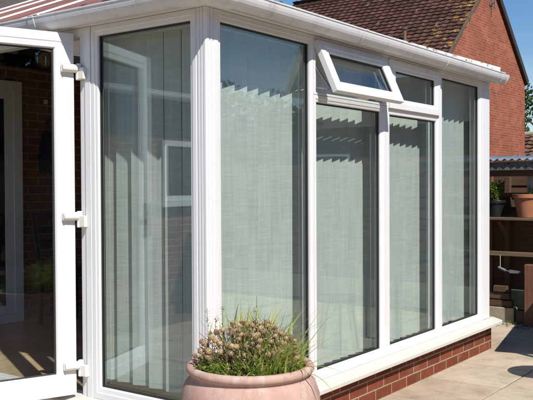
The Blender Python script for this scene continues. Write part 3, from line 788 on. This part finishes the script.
# ------------------------------------------------------------------ trees and hedge
def leaf_cloud(bm, centres, n, size, rnd, squash=.9):
    for k in range(n):
        c, rad = rnd.choice(centres)
        d = Vector((rnd.gauss(0, 1), rnd.gauss(0, 1), rnd.gauss(0, 1))).normalized() * rad * (rnd.random() ** .45)
        d.z *= squash
        p = Vector(c) + d; s = size * rnd.uniform(.6, 1.35)
        q = Euler((rnd.uniform(0, 6.3), rnd.uniform(0, 6.3), rnd.uniform(0, 6.3))).to_matrix()
        vs = [bm.verts.new(p + q @ Vector(v)) for v in ((-s * .5, 0, 0), (0, -s * .3, s * .08), (s * .6, 0, 0), (0, s * .3, s * .08))]
        bm.faces.new(vs)
def tree(label, loc, h, rad, seed, nleaf, size, mat, group=None):
    rnd = random.Random(seed); t = thing('garden_tree', label, 'tree', loc, group); L0 = Vector(loc)
    bm = bmesh.new(); top = L0 + Vector((rnd.uniform(-.2, .2), rnd.uniform(-.2, .2), h * .72))
    tube(bm, [L0 + Vector((0, 0, -.05)), L0 + Vector((.03, .02, h * .2)), L0.lerp(top, .55), top], [h * .035, h * .026, h * .018, h * .006], 10)
    cs = []
    for k in range(16):
        a = rnd.uniform(0, 6.28); zz = rnd.uniform(.30, .86); rr_ = rad * math.sqrt(max(.08, 1 - ((zz - .56) / .46) ** 2)) * rnd.uniform(.45, .85)
        c = L0 + Vector((math.cos(a) * rr_, math.sin(a) * rr_, h * zz)); cs.append((c, rad * rnd.uniform(.26, .44)))
        s = L0.lerp(top, min(.95, zz * .8)); tube(bm, [s, s.lerp(c, .5) + Vector((0, 0, .1)), c], [h * .011, h * .007, h * .002], 6)
    link('trunk', bm, BARK, t, smooth=True)
    bm = bmesh.new(); leaf_cloud(bm, cs, nleaf, size, rnd); link('crown', bm, mat, t, recalc=False)
    return t
tree('dark green leafy tree rising behind the low outbuilding right of the gable', (33.5, 8.4, -.03), 6.3, 3.1, 4, 22000, .17, LEAF)
tree('leafy tree by the side fence, seen reflected high in the pane nearest the corner post', (6.2, -9.0, -.03), 5.6, 1.9, 9, 7000, .2, LEAF)
tree('unseen broad dark tree added behind the hedge to darken the door glass reflection', (-.6, -11.5, -.03), 6.8, 2.6, 31, 11000, .22, LEAF)  # added out of view so the open door glass does not mirror bright sky
tree('unseen slimmer dark tree added behind the hedge to keep bright sky from reflections', (-5.0, -12.5, -.03), 7.2, 2.6, 37, 11000, .22, LEAF)  # second added tree, also there to block sky behind the hedge
hd = thing('conifer_hedge', 'dark conifer hedge behind the horizontal board side fence', 'hedge', (2, -8.1, 0))
bm = bmesh.new(); rh = random.Random(21); cs = []
for k in range(190):
    x = -9 + 22 * rh.random(); hmax = 3.2 + .35 * mnoise.noise(Vector((x * .6, 0, 0))) + .25 * mnoise.noise(Vector((x * 2.3, 3, 0)))
    cs.append(((x, -8.2 + rh.uniform(-.25, .3), rh.uniform(.3, hmax)), .5))
leaf_cloud(bm, cs, 38000, .13, rh, 1.0); link('foliage', bm, HEDGE, hd, recalc=False)
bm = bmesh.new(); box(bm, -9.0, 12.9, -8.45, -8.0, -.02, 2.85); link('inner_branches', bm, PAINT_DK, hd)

# ------------------------------------------------------------------ fences
def fence(name, label, a0, a1, fixed, M, mat, top, posts, face):
    f_ = thing(name, label, 'fence', M((a0 + a1) / 2, fixed, 0))
    bm = bmesh.new(); z = .30; k = 0; rf = random.Random(int(a1 * 10))
    while z < top:
        hgt = .125
        tlt = .012
        s = a0
        for p0, p1 in zip(posts, posts[1:]):
            vs = [bm.verts.new(M(x, fixed + face * (o_ + rf.uniform(-.002, .002)), zz)) for x in (p0 + .04, p1 - .04) for o_, zz in ((.0, z - .018), (.012, z - .018), (-.006 + tlt * .3, z + hgt), (-.012, z + hgt))]
            for i in range(4): bm.faces.new((vs[i], vs[(i + 1) % 4], vs[4 + (i + 1) % 4], vs[4 + i]))
            bm.faces.new(vs[:4][::-1]); bm.faces.new(vs[4:])
        z += hgt
    link('fence_panel', bm, mat, f_)
    for p in posts:
        bm = bmesh.new(); box(bm, p - .045, p + .045, fixed - .05, fixed + .05, -.05, top + .1, M); link('fence_post', bm, POST_W, f_, bevel=.006)
    bm = bmesh.new()
    for p0, p1 in zip(posts, posts[1:]): box(bm, p0 + .046, p1 - .046, fixed - .02, fixed + .02, -.02, .272, M)
    link('gravel_board', bm, CONC, f_, bevel=.004)
    return f_
fence('board_fence', 'brown lapped board fence behind the potting shelter', -6.5, 8.5, 5.62, LEFT, FENCE_W, 1.62, [-6.5, -4.7, -2.9, -1.1, .72, 2.5, 4.3, 6.1, 8.5], -1)
fence('board_fence', 'long brown board fence along the side of the garden, in front of the dark hedge', -8, 5.5, -6.5, ID, FENCE_WX, 1.72, [-8, -6.2, -4.4, -2.6, -.8, 1.0, 2.8, 4.6, 5.5], 1)

# ------------------------------------------------------------------ potting shelter by the fence
ps = thing('potting_shelter', 'open timber potting shelter with blue grey corrugated roof and a shelf against the fence', 'shelter', (5.35, .3, 0))
# corrugated roof sheet, falls towards the patio
bm = bmesh.new(); n = 300; Y0s, Y1s = -1.2, 1.6; ra2 = []
for k in range(n + 1):
    y = Y0s + (Y1s - Y0s) * k / n; wv = .011 * math.sin(2 * math.pi * y / .076)
    ra2.append([bm.verts.new((4.98, y, 1.668 + wv)), bm.verts.new((5.36, y, 1.715 + wv)), bm.verts.new((5.36, y, 1.707 + wv)), bm.verts.new((4.98, y, 1.660 + wv))])
for a, b in zip(ra2, ra2[1:]):
    for i in range(4): bm.faces.new((a[i], a[(i + 1) % 4], b[(i + 1) % 4], b[i]))
link('roof_sheet', bm, CORR, ps, smooth=True)
boxobj('fascia', (5.012, 5.04, -1.18, 1.58, 1.560, 1.642), FELT, ps, .003)
boxobj('head_beam', (5.043, 5.10, -1.18, 1.58, 1.50, 1.60), FENCE_W, ps, .004)
boxobj('rear_rail', (5.50, 5.548, -1.18, 1.58, 1.28, 1.33), SHELF_W, ps, .003)
for (y, x, w_) in ((.50, 5.575, .03), (-.02, 5.575, .03), (-1.1, 5.1, .04), (1.45, 5.1, .04)):
    boxobj('post', (x - w_, x + w_, y - w_, y + w_, -.02, 1.498), FENCE_W if y > .3 else POST_W, ps, .004)
boxobj('shelf', (5.005, 5.54, -1.15, 1.55, 1.055, 1.083), SHELF_W, ps, .004)
boxobj('lower_rail', (5.10, 5.14, -1.15, 1.55, .685, .73), SHELF_W, ps, .004)
for y in (.42, -.25):
    bm = bmesh.new(); a = Vector((5.06, y, 1.05)); b = Vector((5.34, y, .86)); tube(bm, [a, b], .022, 4)
    link('bracket', bm, FENCE_W, ps)
# ------------------------------------------------------------------ pots on the shelf
def pot(name, label, c, r0, r1, h, mat, cat='plant pot', soil=True, rim=.012):
    t = thing(name, label, cat, c)
    bm = bmesh.new(); lathe(bm, [(r0, 0), (r1 * .96, h * .80), (r1 * .96, h * .82), (r1 + rim, h * .83), (r1 + rim, h), (r1 - .006, h), (r1 * .9, h * .8), (r0 * .9, .02), (0.0001, .02)], 40, c)
    link('pot_body', bm, mat, t, smooth=False, bevel=.003)
    bm = bmesh.new(); lathe(bm, [(.0001, h * .88), (r1 * .93, h * .86)], 24, c); link('soil', bm, SOIL, t, recalc=False)
    return t
pot('plant_pot', 'black plastic pot holding a bushy green herb on the shelter shelf', (5.14, .475, 1.085), .075, .095, .17, BLACKP)
pot('plant_pot', 'large terracotta pot standing on the shelter shelf at the right edge', (5.14, .155, 1.085), .085, .125, .235, TERRA)
def sprays(name, label, cat, c, n, h, spread, seed, mat, leaflen, leafw, droop=.3):
    t = thing(name, label, cat, c); rnd = random.Random(seed); bms = bmesh.new(); bml = bmesh.new(); C0 = Vector(c)
    for k in range(n):
        a = rnd.uniform(0, 6.28); l = h * rnd.uniform(.55, 1.1); sp = spread * rnd.random()
        base = C0 + Vector((math.cos(a) * spread * .35 * rnd.random(), math.sin(a) * spread * .35 * rnd.random(), 0))
        tip = base + Vector((math.cos(a) * sp, math.sin(a) * sp, l)); mid = base.lerp(tip, .5) + Vector((0, 0, l * .1))
        tube(bms, [base, mid, tip], [.003, .0022, .001], 4)
        for q in range(int(l / .013)):
            f_ = rnd.uniform(.15, 1); p = base.lerp(mid, f_ * 2) if f_ < .5 else mid.lerp(tip, f_ * 2 - 1)
            b_ = rnd.uniform(0, 6.28); d = Vector((math.cos(b_), math.sin(b_), rnd.uniform(-droop, .9))).normalized(); s = d.cross(Vector((0, 0, 1))).normalized()
            ll = leaflen * rnd.uniform(.6, 1.2)
            vs = [bml.verts.new(v) for v in (p, p + d * ll * .45 + s * leafw, p + d * ll, p + d * ll * .45 - s * leafw)]; bml.faces.new(vs)
    link('stems', bms, mat, t, recalc=False); link('leaves', bml, mat, t, recalc=False); return t
sprays('herb_plant', 'bushy light green herb growing in the black pot on the shelf', 'plant', (5.14, .475, 1.235), 60, .21, .115, 3, HERB, .05, .008)
sprays('seedling', 'small yellow green seedling in the terracotta pot on the shelf', 'plant', (5.12, .11, 1.285), 7, .13, .05, 8, HERB, .05, .008)
# hanging hand fork, white tub, block, boards
hf = thing('hand_trowel', 'pale metal hand trowel hanging below the shelf rail', 'trowel', (5.03, .30, .55))
bm = bmesh.new(); tube(bm, [(5.03, .385, .70), (5.03, .385, .555)], .0025, 5); link('string', bm, WHITEP, hf)
bm = bmesh.new(); tube(bm, [(5.03, .405, .575), (5.03, .33, .545)], .013, 10); link('handle', bm, CORR, hf)
bm = bmesh.new(); tube(bm, [(5.03, .33, .545), (5.03, .29, .538)], .005, 6)
vs = [[bm.verts.new((5.03 + o_, y, z)) for o_ in (0, .006)] for y, z in ((.29, .555), (.20, .548), (.165, .536), (.20, .522), (.29, .520))]
bm.faces.new([v[0] for v in vs]); bm.faces.new([v[1] for v in vs][::-1])
for i in range(5): bm.faces.new((vs[i][0], vs[(i + 1) % 5][0], vs[(i + 1) % 5][1], vs[i][1]))
link('blade', bm, CORR, hf)
bt = thing('white_bottle', 'white plastic bottle hanging behind the terracotta pot at the right edge', 'bottle', (5.38, .165, 1.33))
bm = bmesh.new(); lathe(bm, [(.055, 0), (.06, .02), (.06, .2), (.03, .25), (.026, .29)], 24, (5.38, .165, 1.33)); link('bottle_body', bm, WHITEP, bt, smooth=True)
bm = bmesh.new(); lathe(bm, [(.03, .29), (.03, .32), (.001, .32)], 16, (5.38, .165, 1.33)); link('cap', bm, BINM, bt)
tag(boxobj('concrete_block', (5.10, 5.22, .27, .72, -.008, .155), CONC, None, .01), 'weathered concrete block lying on the ground under the shelf', 'block')
tag(boxobj('planter_trough', (5.10, 5.26, .10, .25, -.008, .145), BLACKP, None, .008), 'dark plastic trough standing beside the concrete block', 'trough')
for k, (z, y1, lb) in enumerate(((.162, .62, 'lowest'), (.235, .58, 'middle'), (.308, .50, 'top'))):
    tag(boxobj('timber_offcut', (5.12 + .01 * k, 5.2, .30 + .03 * k, y1, z, z + .062), FENCE_W, None, .004), lb + ' timber offcut of the short pile on the concrete block', 'timber', 'timber offcuts on the concrete block')
po = tag(boxobj('timber_post', (4.98, 5.07, .02, .125, -.008, .62), POST_W, None, .008), 'short reddish timber post standing in front of the shelter at the right edge', 'post')
bm = bmesh.new(); rp = random.Random(2)
for k in range(160):
    x, y = rp.uniform(4.85, 5.24), rp.uniform(-.5, .75); s = rp.uniform(.006, .02)
    bmesh.ops.create_icosphere(bm, subdivisions=1, radius=s, matrix=Matrix.Translation((x, y, s * .4)) @ Matrix.Scale(rp.uniform(.5, .9), 4, (0, 0, 1)))
tag(link('pebbles', bm, PEBBLE, None), 'pale pebbles and grit scattered along the foot of the shelter', 'pebbles', kind='stuff')
bm = bmesh.new()
for k in range(300):
    x, y = rp.uniform(5.0, 5.24), rp.uniform(-.6, .8); l = rp.uniform(.02, .06); a = rp.uniform(0, 6.28)
    if abs(x - 5.16) < .08: x = 5.06
    vs = [bm.verts.new(v) for v in ((x, y, -.003), (x + .006, y, -.003), (x + math.cos(a) * l * .5, y + math.sin(a) * l * .5, l))]; bm.faces.new(vs)
tag(link('weeds', bm, SPROUT, None, recalc=False), 'small weeds growing at the foot of the shelter', 'weeds', kind='stuff')

# ------------------------------------------------------------------ big urn with flowers
PC = Vector((-.299, -.488, 0))
urn = thing('garden_urn', 'big pale pink terracotta urn with a rolled rim in front of the fluted corner post', 'urn', PC)
bm = bmesh.new()
PC.z = .012
prof = [(.16, -.012), (.175, .012), (.19, .05), (.225, .16), (.262, .30), (.287, .43), (.294, .49), (.291, .54), (.274, .590), (.256, .610), (.249, .620),
        (.254, .627), (.264, .633), (.269, .642), (.269, .653), (.263, .662), (.250, .666), (.237, .661), (.230, .648), (.228, .60), (.20, .50), (.15, .05), (.001, .04)]
lathe(bm, prof, 72, PC); link('urn_body', bm, POT, urn, smooth=True)
bm = bmesh.new(); rnd = random.Random(6)
lathe(bm, [(.001, .642), (.10, .638), (.18, .632), (.2285, .622)], 40, PC)
for v in bm.verts: v.co.z += rnd.uniform(-.006, .008)
link('soil', bm, SOIL, urn, smooth=True, recalc=False)
bm = bmesh.new()
# camera-facing frame about the urn only to place plants where they grow (right = along the patio to the right)
rx = Vector((.592, -.806, 0)); fx = Vector((.806, .592, 0))
def dome(a, b):  # a: right -.25..25 ; b: depth
    q = 1 - (a / .245) ** 2 - (b / .23) ** 2
    return .65 + .195 * math.sqrt(max(0, q)) * (1 - .10 * max(0, a / .2))
fl = thing('flowering_stonecrop', 'dome of dried brown flower heads on twiggy stems growing in the pink urn', 'plant', PC + Vector((0, 0, .655)))
def head_mesh(seed):
    bm = bmesh.new(); rn = random.Random(seed)
    for k in range(120):
        d = Vector((rn.gauss(0, 1), rn.gauss(0, 1), rn.gauss(.1, 1))).normalized()
        s = d.cross(Vector((0, .3, 1))).normalized(); t = d.cross(s); p0 = d * .006; p1 = d * rn.uniform(.0112, .0132); w_ = rn.uniform(.0014, .0026)
        bm.faces.new([bm.verts.new(v) for v in (p0, p1 + s * w_, p1 * 1.07 + t * w_ * .4, p1 - s * w_)])
        bm.faces.new([bm.verts.new(v) for v in (p0, p1 + t * w_, p1 * 1.07, p1 - t * w_)])
    bmesh.ops.create_icosphere(bm, subdivisions=2, radius=.0112)
    me = bpy.data.meshes.new('flower_head'); bm.to_mesh(me); bm.free(); me.materials.append(HEAD); return me
HM = [head_mesh(i) for i in range(5)]
stb = bmesh.new(); pts = []; tries = 0
while len(pts) < 98 and tries < 9000:
    tries += 1
    a, b = rnd.uniform(-.235, .20), rnd.uniform(-.205, .085)
    if (a / .245) ** 2 + (b / .225) ** 2 > .93: continue
    z = dome(a, b) + rnd.uniform(-.022, .012)
    if z < .715 and b < .05 and rnd.random() < .85: continue
    p = PC + rx * a + fx * b; p.z = z
    if any((p - q).length < .0205 for q in pts): continue
    pts.append(p)
for p in pts:
    o = bpy.data.objects.new('flower_head', rnd.choice(HM)); COL.objects.link(o); o.parent = fl
    o.location = p - fl.location; s = rnd.uniform(.6, 1.15); o.scale = (s, s, s * .85)
    o.rotation_euler = (rnd.uniform(-.5, .5), rnd.uniform(-.5, .5), rnd.uniform(0, 6.28))
    c = PC + (p - PC) * .45; c.z = .65 + rnd.uniform(0, .01)
    m_ = c.lerp(p, .55) + Vector((rnd.uniform(-.01, .01), rnd.uniform(-.01, .01), -.008)); tube(stb, [c, m_, p], [.0026, .002, .0016], 5)
for k in range(420):
    a, b = rnd.uniform(-.22, .2), rnd.uniform(-.19, .18)
    if (a / .24) ** 2 + (b / .21) ** 2 > .95: continue
    zt = dome(a, b) - .012
    p = PC + rx * a + fx * b; p.z = rnd.uniform(.66, max(.67, zt)); q = p + Vector((rnd.uniform(-.035, .035), rnd.uniform(-.035, .035), rnd.uniform(-.005, .05)))
    tube(stb, [p, q], [.0016, .0009], 3)
link('stems', stb, STEM, fl, recalc=False)
# dried petals filling between the heads
bm = bmesh.new()
for k in range(1300):
    a, b = rnd.uniform(-.24, .17), rnd.uniform(-.21, .19)
    if (a / .245) ** 2 + (b / .225) ** 2 > .96: continue
    z = dome(a, b) - abs(rnd.gauss(.012, .022))
    if z < .668: continue
    p = PC + rx * a + fx * b; p.z = z; q = Euler((rnd.uniform(0, 6.3), rnd.uniform(0, 6.3), rnd.uniform(0, 6.3))).to_matrix(); s = rnd.uniform(.0025, .006)
    bm.faces.new([bm.verts.new(p + q @ Vector(v)) for v in ((-s, 0, 0), (0, -s * .5, 0), (s, 0, 0), (0, s * .5, 0))])
link('dry_petals', bm, HEAD, fl, recalc=False)
# leaf fringe round the rim
sg = thing('green_sprouts', 'small bright green leaves sprouting round the urn rim below the dried flowers', 'plant', PC + Vector((0, 0, .655)))
bm = bmesh.new()
for k in range(105):
    th = rnd.choice([rnd.gauss(-2.5, .35), rnd.gauss(-2.7, .3), rnd.uniform(-3.2, .1), rnd.uniform(0, 6.28)])
    rr_ = rnd.uniform(.15, .222); base = PC + rx * math.cos(th) * rr_ + fx * math.sin(th) * rr_; base.z = .634
    h = rnd.uniform(.03, .09); lean = Vector((rnd.uniform(-.02, .02), rnd.uniform(-.02, .02), 0)) + (base - PC).normalized() * .02
    lean.z = 0; tip = base + lean + Vector((0, 0, h)); tube(bm, [base, tip], [.0018, .001], 3)
    for q in range(int(h / .0045)):
        f_ = rnd.uniform(.1, 1); p = base.lerp(tip, f_); b_ = rnd.uniform(0, 6.28); d = Vector((math.cos(b_), math.sin(b_), rnd.uniform(0, .9))).normalized(); s = d.cross(Vector((0, 0, 1))).normalized()
        ll = rnd.uniform(.014, .028); w_ = ll * .19
        bm.faces.new([bm.verts.new(v) for v in (p, p + d * ll * .5 + s * w_, p + d * ll, p + d * ll * .5 - s * w_)])
for (a, b, h) in ((-.175, .02, .175), (-.12, .13, .16), (-.155, .06, .13), (.02, .17, .2)):
    base = PC + rx * a + fx * b; base.z = .65; tip = base + Vector((rnd.uniform(-.02, .02), 0, h + .08)); stb2 = bmesh.new(); tube(stb2, [base, tip], [.002, .001], 4); link('sprig_stem', stb2, STEM, sg, recalc=False)
    for q in range(34):
        f_ = rnd.uniform(.45, 1); p = base.lerp(tip, f_); b_ = rnd.uniform(0, 6.28); d = Vector((math.cos(b_), math.sin(b_), rnd.uniform(-.1, .9))).normalized(); s = d.cross(Vector((0, 0, 1))).normalized(); ll = rnd.uniform(.01, .02)
        bm.faces.new([bm.verts.new(v) for v in (p, p + d * ll * .5 + s * ll * .22, p + d * ll, p + d * ll * .5 - s * ll * .22)])
link('leaves', bm, SPROUT, sg, recalc=False)
# grass clump
gc = thing('grass_clump', 'long arching green and straw coloured grass blades on the right side of the urn', 'grass clump', PC + Vector((0, 0, .655)))
bm = bmesh.new()
def blade(bm, base, az, length, lean, w_, droop):
    d = Vector((math.cos(az), math.sin(az), 0)); s = Vector((-d.y, d.x, 0)); n = 7; prev = None; p = base.copy(); ang = lean
    for k in range(n + 1):
        t = k / n; ww = w_ * (1 - t ** 1.6) + .0002
        cur = (bm.verts.new(p - s * ww), bm.verts.new(p + Vector((0, 0, -ww * .5))), bm.verts.new(p + s * ww))
        if prev: bm.faces.new((prev[0], prev[1], cur[1], cur[0])); bm.faces.new((prev[1], prev[2], cur[2], cur[1]))
        prev = cur; ang += droop / n
        p = p + (d * math.sin(ang) + Vector((0, 0, 1)) * math.cos(ang)) * length / n
azr = math.atan2(rx.y, rx.x)
for k in range(460):
    if k < 150: a, b = rnd.gauss(.03, .08), rnd.gauss(.10, .05)      # behind, upright
    elif k < 400: a, b = rnd.gauss(.11, .06), rnd.gauss(-.09, .06)  # right hand mass
    else: a, b = rnd.uniform(-.06, .2), rnd.uniform(-.19, .15)
    if (a / .225) ** 2 + (b / .215) ** 2 > .98: continue
    base = PC + rx * a + fx * b; base.z = .65
    az = azr + rnd.gauss(.1, .9) if k > 150 else rnd.uniform(0, 6.28)
    blade(bm, base, az, rnd.uniform(.19, .315) if k < 150 else rnd.uniform(.09, .205), abs(rnd.gauss(.15, .22)), rnd.uniform(.003, .0058), rnd.uniform(.2, 1.3))
for k in range(170):                                              # broad fresh blades at the front right
    a, b = rnd.uniform(.0, .2), rnd.uniform(-.19, .0)
    if (a / .222) ** 2 + (b / .215) ** 2 > .98: continue
    base = PC + rx * a + fx * b; base.z = .636
    blade(bm, base, rnd.uniform(0, 6.28), rnd.uniform(.08, .19), abs(rnd.gauss(.12, .25)), rnd.uniform(.0038, .0068), rnd.uniform(.2, 1.5))
for (a, b, daz, l, ln, dr) in ((.17, -.05, .15, .30, .75, .35), (.18, .02, .35, .33, .6, .2), (.16, .0, .5, .30, .45, .3), (.19, -.08, -.1, .24, .9, .5), (.02, -.12, 3.6, .19, .55, 1.5), (.03, -.13, -1.9, .16, .8, 1.2),
                            (.20, -.02, .05, .22, 1.2, .9), (-.02, .1, 3.0, .26, .3, .3), (.05, .1, 2.2, .25, .25, .4), (.13, .08, .9, .29, .3, .3), (.19, -.1, -.6, .2, 1.1, 1.4)):
    base = PC + rx * a + fx * b; base.z = .652; blade(bm, base, azr + daz, l, ln, .0046, dr)
link('blades', bm, GRASSB, gc, recalc=False)

# ------------------------------------------------------------------ unseen furniture, guessed and added past the right edge to cast the patio shadows
tb = thing('shadow_table', 'unseen narrow dark table added beyond the right edge to cast the angular shadow', 'table', (4.0, -.8, 0))
a12 = R(12)
def MT(s, d, z): return Vector((3.37 + s * math.cos(a12) + d * math.sin(a12), -.67 + s * math.sin(a12) - d * math.cos(a12), z))
boxobj('table_top', (0, 1.5, 0, .46, .70, .735), PAINT_DK, tb, .004, MT)
for s in (.12, 1.38):
    for d in (.05, .41): boxobj('leg', (s - .02, s + .02, d - .02, d + .02, 0.004, .699), PAINT_DK, tb, 0, MT)
st = thing('shadow_stool', 'unseen round dark stool added outside the right edge to cast the rounded shadow', 'stool', (2.94, -.97, 0))
bm = bmesh.new(); lathe(bm, [(.001, .43), (.195, .43), (.208, .44), (.208, .455), (.195, .465), (.001, .465)], 40, (2.94, -.97, 0)); link('seat', bm, PAINT_DK, st)
for k in range(3):
    a = k * 2.094 + .5; bm = bmesh.new(); tube(bm, [(2.94 + .18 * math.cos(a), -.97 + .18 * math.sin(a), .004), (2.94 + .11 * math.cos(a), -.97 + .11 * math.sin(a), .429)], .014, 8); link('leg', bm, PAINT_DK, st)

# ------------------------------------------------------------------ house across the garden, seen only in the glass
rh_ = thing('brick_bungalow', 'orange brick bungalow with grey brown roof across the garden, seen reflected in the far panes', 'bungalow', (18, -6, 0))
boxobj('wall', (14.0, 22.0, -9.6, -1.2, -.03, 2.9), BRICK_NY, rh_)
bm = bmesh.new(); slab(bm, [(13.7, -9.8, 2.8), (13.7, -1.0, 2.8), (18, -1.0, 4.5), (18, -9.8, 4.5)], .1); slab(bm, [(22.3, -9.8, 2.8), (22.3, -1.0, 2.8), (18, -1.0, 4.5), (18, -9.8, 4.5)], .1)
link('roof', bm, TILE_H, rh_)
bm = bmesh.new(); prism(bm, [(14.0, 2.9), (22.0, 2.9), (18.0, 4.38)], lambda p, t: Vector((p[0], t, p[1])), -9.5, -1.3); link('gable_wall', bm, BRICK_N, rh_)
for y in (-8.6, -4.0):
    MB_ = lambda s, d, z: Vector((14.0 - .004 + d, s, z))
    bm = bmesh.new(); ring(bm, (y, y + 1.3), (1.0, 2.2), (y + .08, y + 1.22), (1.08, 2.12), MB_, [(0, -.04), (1, -.035), (1, 0), (0, 0)]); wf = link('window_frame', bm, UPVC, rh_)
    link('pane', (lambda bm: (box(bm, y + .082, y + 1.218, -.02, -.002, 1.082, 2.118, MB_), bm)[1])(bmesh.new()), DARKGLASS, wf)
